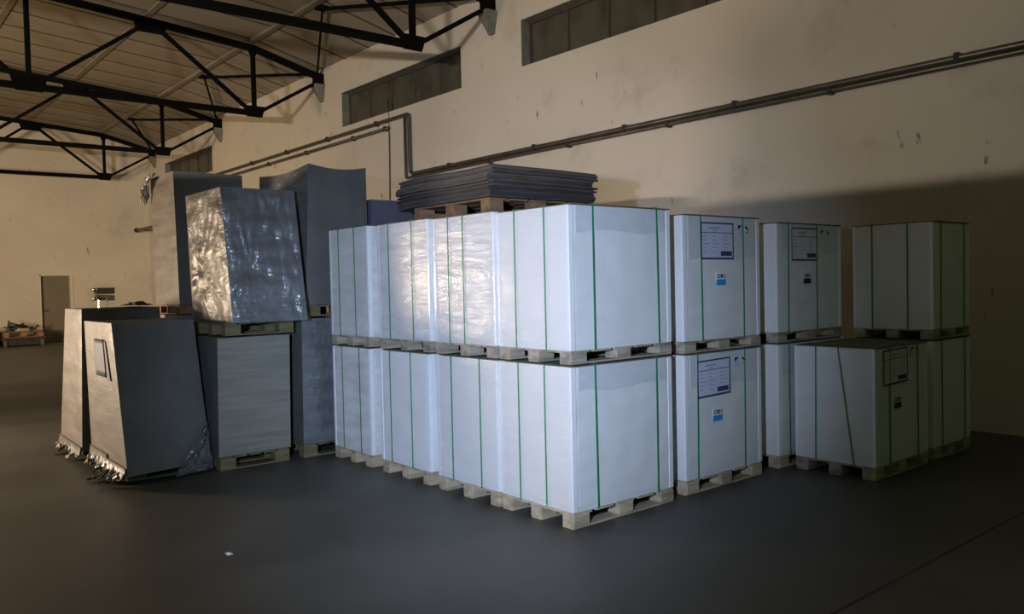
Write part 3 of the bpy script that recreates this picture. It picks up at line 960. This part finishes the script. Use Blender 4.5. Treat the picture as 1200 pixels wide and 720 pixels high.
pallet(-8.36, -7.39, 3.50, 4.24, 0, 0.12, 'yellowish wood floor pallet beside the last white column', m=M_WOODY, group='pallets of the grey loads', mid=False, seed=75)
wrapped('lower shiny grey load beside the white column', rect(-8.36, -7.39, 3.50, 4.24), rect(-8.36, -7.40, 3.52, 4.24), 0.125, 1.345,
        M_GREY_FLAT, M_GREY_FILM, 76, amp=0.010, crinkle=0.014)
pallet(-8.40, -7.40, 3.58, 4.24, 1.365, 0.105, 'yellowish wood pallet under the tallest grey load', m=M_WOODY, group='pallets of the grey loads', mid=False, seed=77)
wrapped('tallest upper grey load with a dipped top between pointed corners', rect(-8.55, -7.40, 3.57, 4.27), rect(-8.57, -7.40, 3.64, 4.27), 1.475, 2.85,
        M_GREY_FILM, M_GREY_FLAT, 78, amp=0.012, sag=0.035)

pallet(-8.40, -7.42, 4.34, 5.06, 0, 0.12, 'hidden wood floor pallet under the blue-grey stack', m=M_WOODY, group='pallets of the grey loads', mid=False, seed=80)
wrapped('lower grey load under the blue-grey load behind the white row', rect(-8.40, -7.42, 4.34, 5.06), rect(-8.40, -7.42, 4.34, 5.06), 0.125, 1.30,
        M_GREY, M_GREY_FLAT, 81)
pallet(-8.40, -7.42, 4.34, 5.06, 1.315, 0.105, 'hidden wood pallet under the blue-grey load', m=M_WOODY, group='pallets of the grey loads', mid=False, seed=82)
wrapped('upper blue-grey load peeking out above the white row', rect(-8.40, -7.42, 4.33, 5.08), rect(-8.40, -7.42, 4.33, 5.08), 1.425, 2.535,
        M_BLUEGREY, M_BLUEGREY, 83, amp=0.006)

# ------------------------------------------------------------------ things by the end wall
sp = pallet(-30.6, -29.8, 4.22, 5.32, 0.28, 0.16, 'weathered wood pallet with scrap on top beside the door', m=M_WOODB, group='end wall clutter', seed=90)
cr = empty('metal_crate', (-30.2, 4.75, 0))
tag(cr, 'low dark metal base under the scrap pallet beside the door', 'crate')
MB().box(-30.65, -29.75, 4.15, 5.38, 0.20, 0.28).build('crate_top', M_SCRAP, cr)
for x in (-30.6, -29.86):
    for y in (4.2, 5.22):
        MB().box(x, x + 0.08, y, y + 0.1, 0, 0.20).build('crate_foot', M_SCRAP2, cr)
MB().box(-30.5, -29.85, 4.3, 5.2, 0.03, 0.2).build('crate_body', M_SCRAP, cr)
sc_ = empty('scrap_heap', (-30.2, 4.8, 0.44))
tag(sc_, 'heap of dark bent metal scrap piled on the pallet beside the door', 'scrap')
rnd = random.Random(12)
for k in range(14):
    y = rnd.uniform(4.5, 5.15)
    a = Vector((rnd.uniform(-30.4, -30.0), y, 0.47 + rnd.uniform(0, 0.2)))
    b = a + Vector((rnd.uniform(-0.2, 0.2), rnd.uniform(-0.3, 0.3), rnd.uniform(-0.0, 0.12)))
    b.y = max(4.3, min(5.25, b.y))
    b.z = max(0.47, b.z)
    MB().bar(a, b, rnd.uniform(0.06, 0.16), rnd.uniform(0.03, 0.09)).build('scrap_piece', M_SCRAP if k % 3 else M_SCRAP2, sc_)
MB().hexa([(-30.25, 4.35, 0.44), (-30.2, 4.35, 0.44), (-30.2, 4.52, 0.44), (-30.25, 4.52, 0.44),
           (-30.24, 4.42, 0.82), (-30.21, 4.42, 0.82), (-30.21, 4.45, 0.82), (-30.24, 4.45, 0.82)]).build('scrap_piece', M_SCRAP2, sc_)
tb_ = empty('metal_bin', (-30.1, 3.4, 0))
tag(tb_, 'black bin standing left of the scrap pallet at the end wall', 'bin')
m = MB()
m.hexa([(-30.5, 3.1, 0), (-29.8, 3.1, 0), (-29.8, 4.0, 0), (-30.5, 4.0, 0), (-30.55, 3.05, 0.55), (-29.75, 3.05, 0.55), (-29.75, 4.05, 0.55), (-30.55, 4.05, 0.55)])
m.build('bin_body', M_SCRAP, tb_)
MB().box(-30.57, -29.73, 3.03, 4.07, 0.55, 0.6).build('bin_rim', M_SCRAP2, tb_)

mc = empty('control_stand', (-20, 4.78, 0))
tag(mc, 'dark box on a shiny stand seen over the flat topped grey load', 'machine')
MB().box(-20.12, -19.92, 4.62, 5.00, 1.60, 1.74).build('control_box', M_DARKBOX, mc, bevel=0.01)
MB().hexa([(-20.1, 4.64, 1.47), (-19.94, 4.64, 1.53), (-19.94, 5.0, 1.45), (-20.1, 5.0, 1.45), (-20.1, 4.62, 1.59), (-19.94, 4.62, 1.59), (-19.94, 5.0, 1.57), (-20.1, 5.0, 1.57)]
          ).build('lower_box', M_SCRAP2, mc)
MB().tube([(-20.0, 4.84, 0.03), (-20.0, 4.84, 1.5)], 0.02).build('stand_post', M_PIPE, mc)
MB().tube([(-19.95, 4.66, 0.03), (-19.95, 4.66, 1.47)], 0.02).build('stand_post', M_CHROME, mc)
MB().box(-20.2, -19.8, 4.55, 5.0, 0, 0.03).build('stand_foot', M_SCRAP, mc)
for z in (1.70, 1.50):
    MB().tube([(-19.95, 4.54, z), (-19.95, 4.64, z)], 0.04, 10).build('chrome_knob', M_CHROME, mc, smooth=True)

o = crumple('film_scrap', None, (-8.95, 2.45, 1.503), (0.5, 0.20), 0.05, 33, m=M_SCRAP)
tag(o, 'dark crumpled film scrap lying on the flat topped grey load', 'film scrap')
o = crumple('paper_scrap', None, (-5.05, 1.87, 0.001), (0.05, 0.03), 0.01, 35, m=M_CORNER)
tag(o, 'tiny white scrap of paper lying on the open floor', 'scrap')
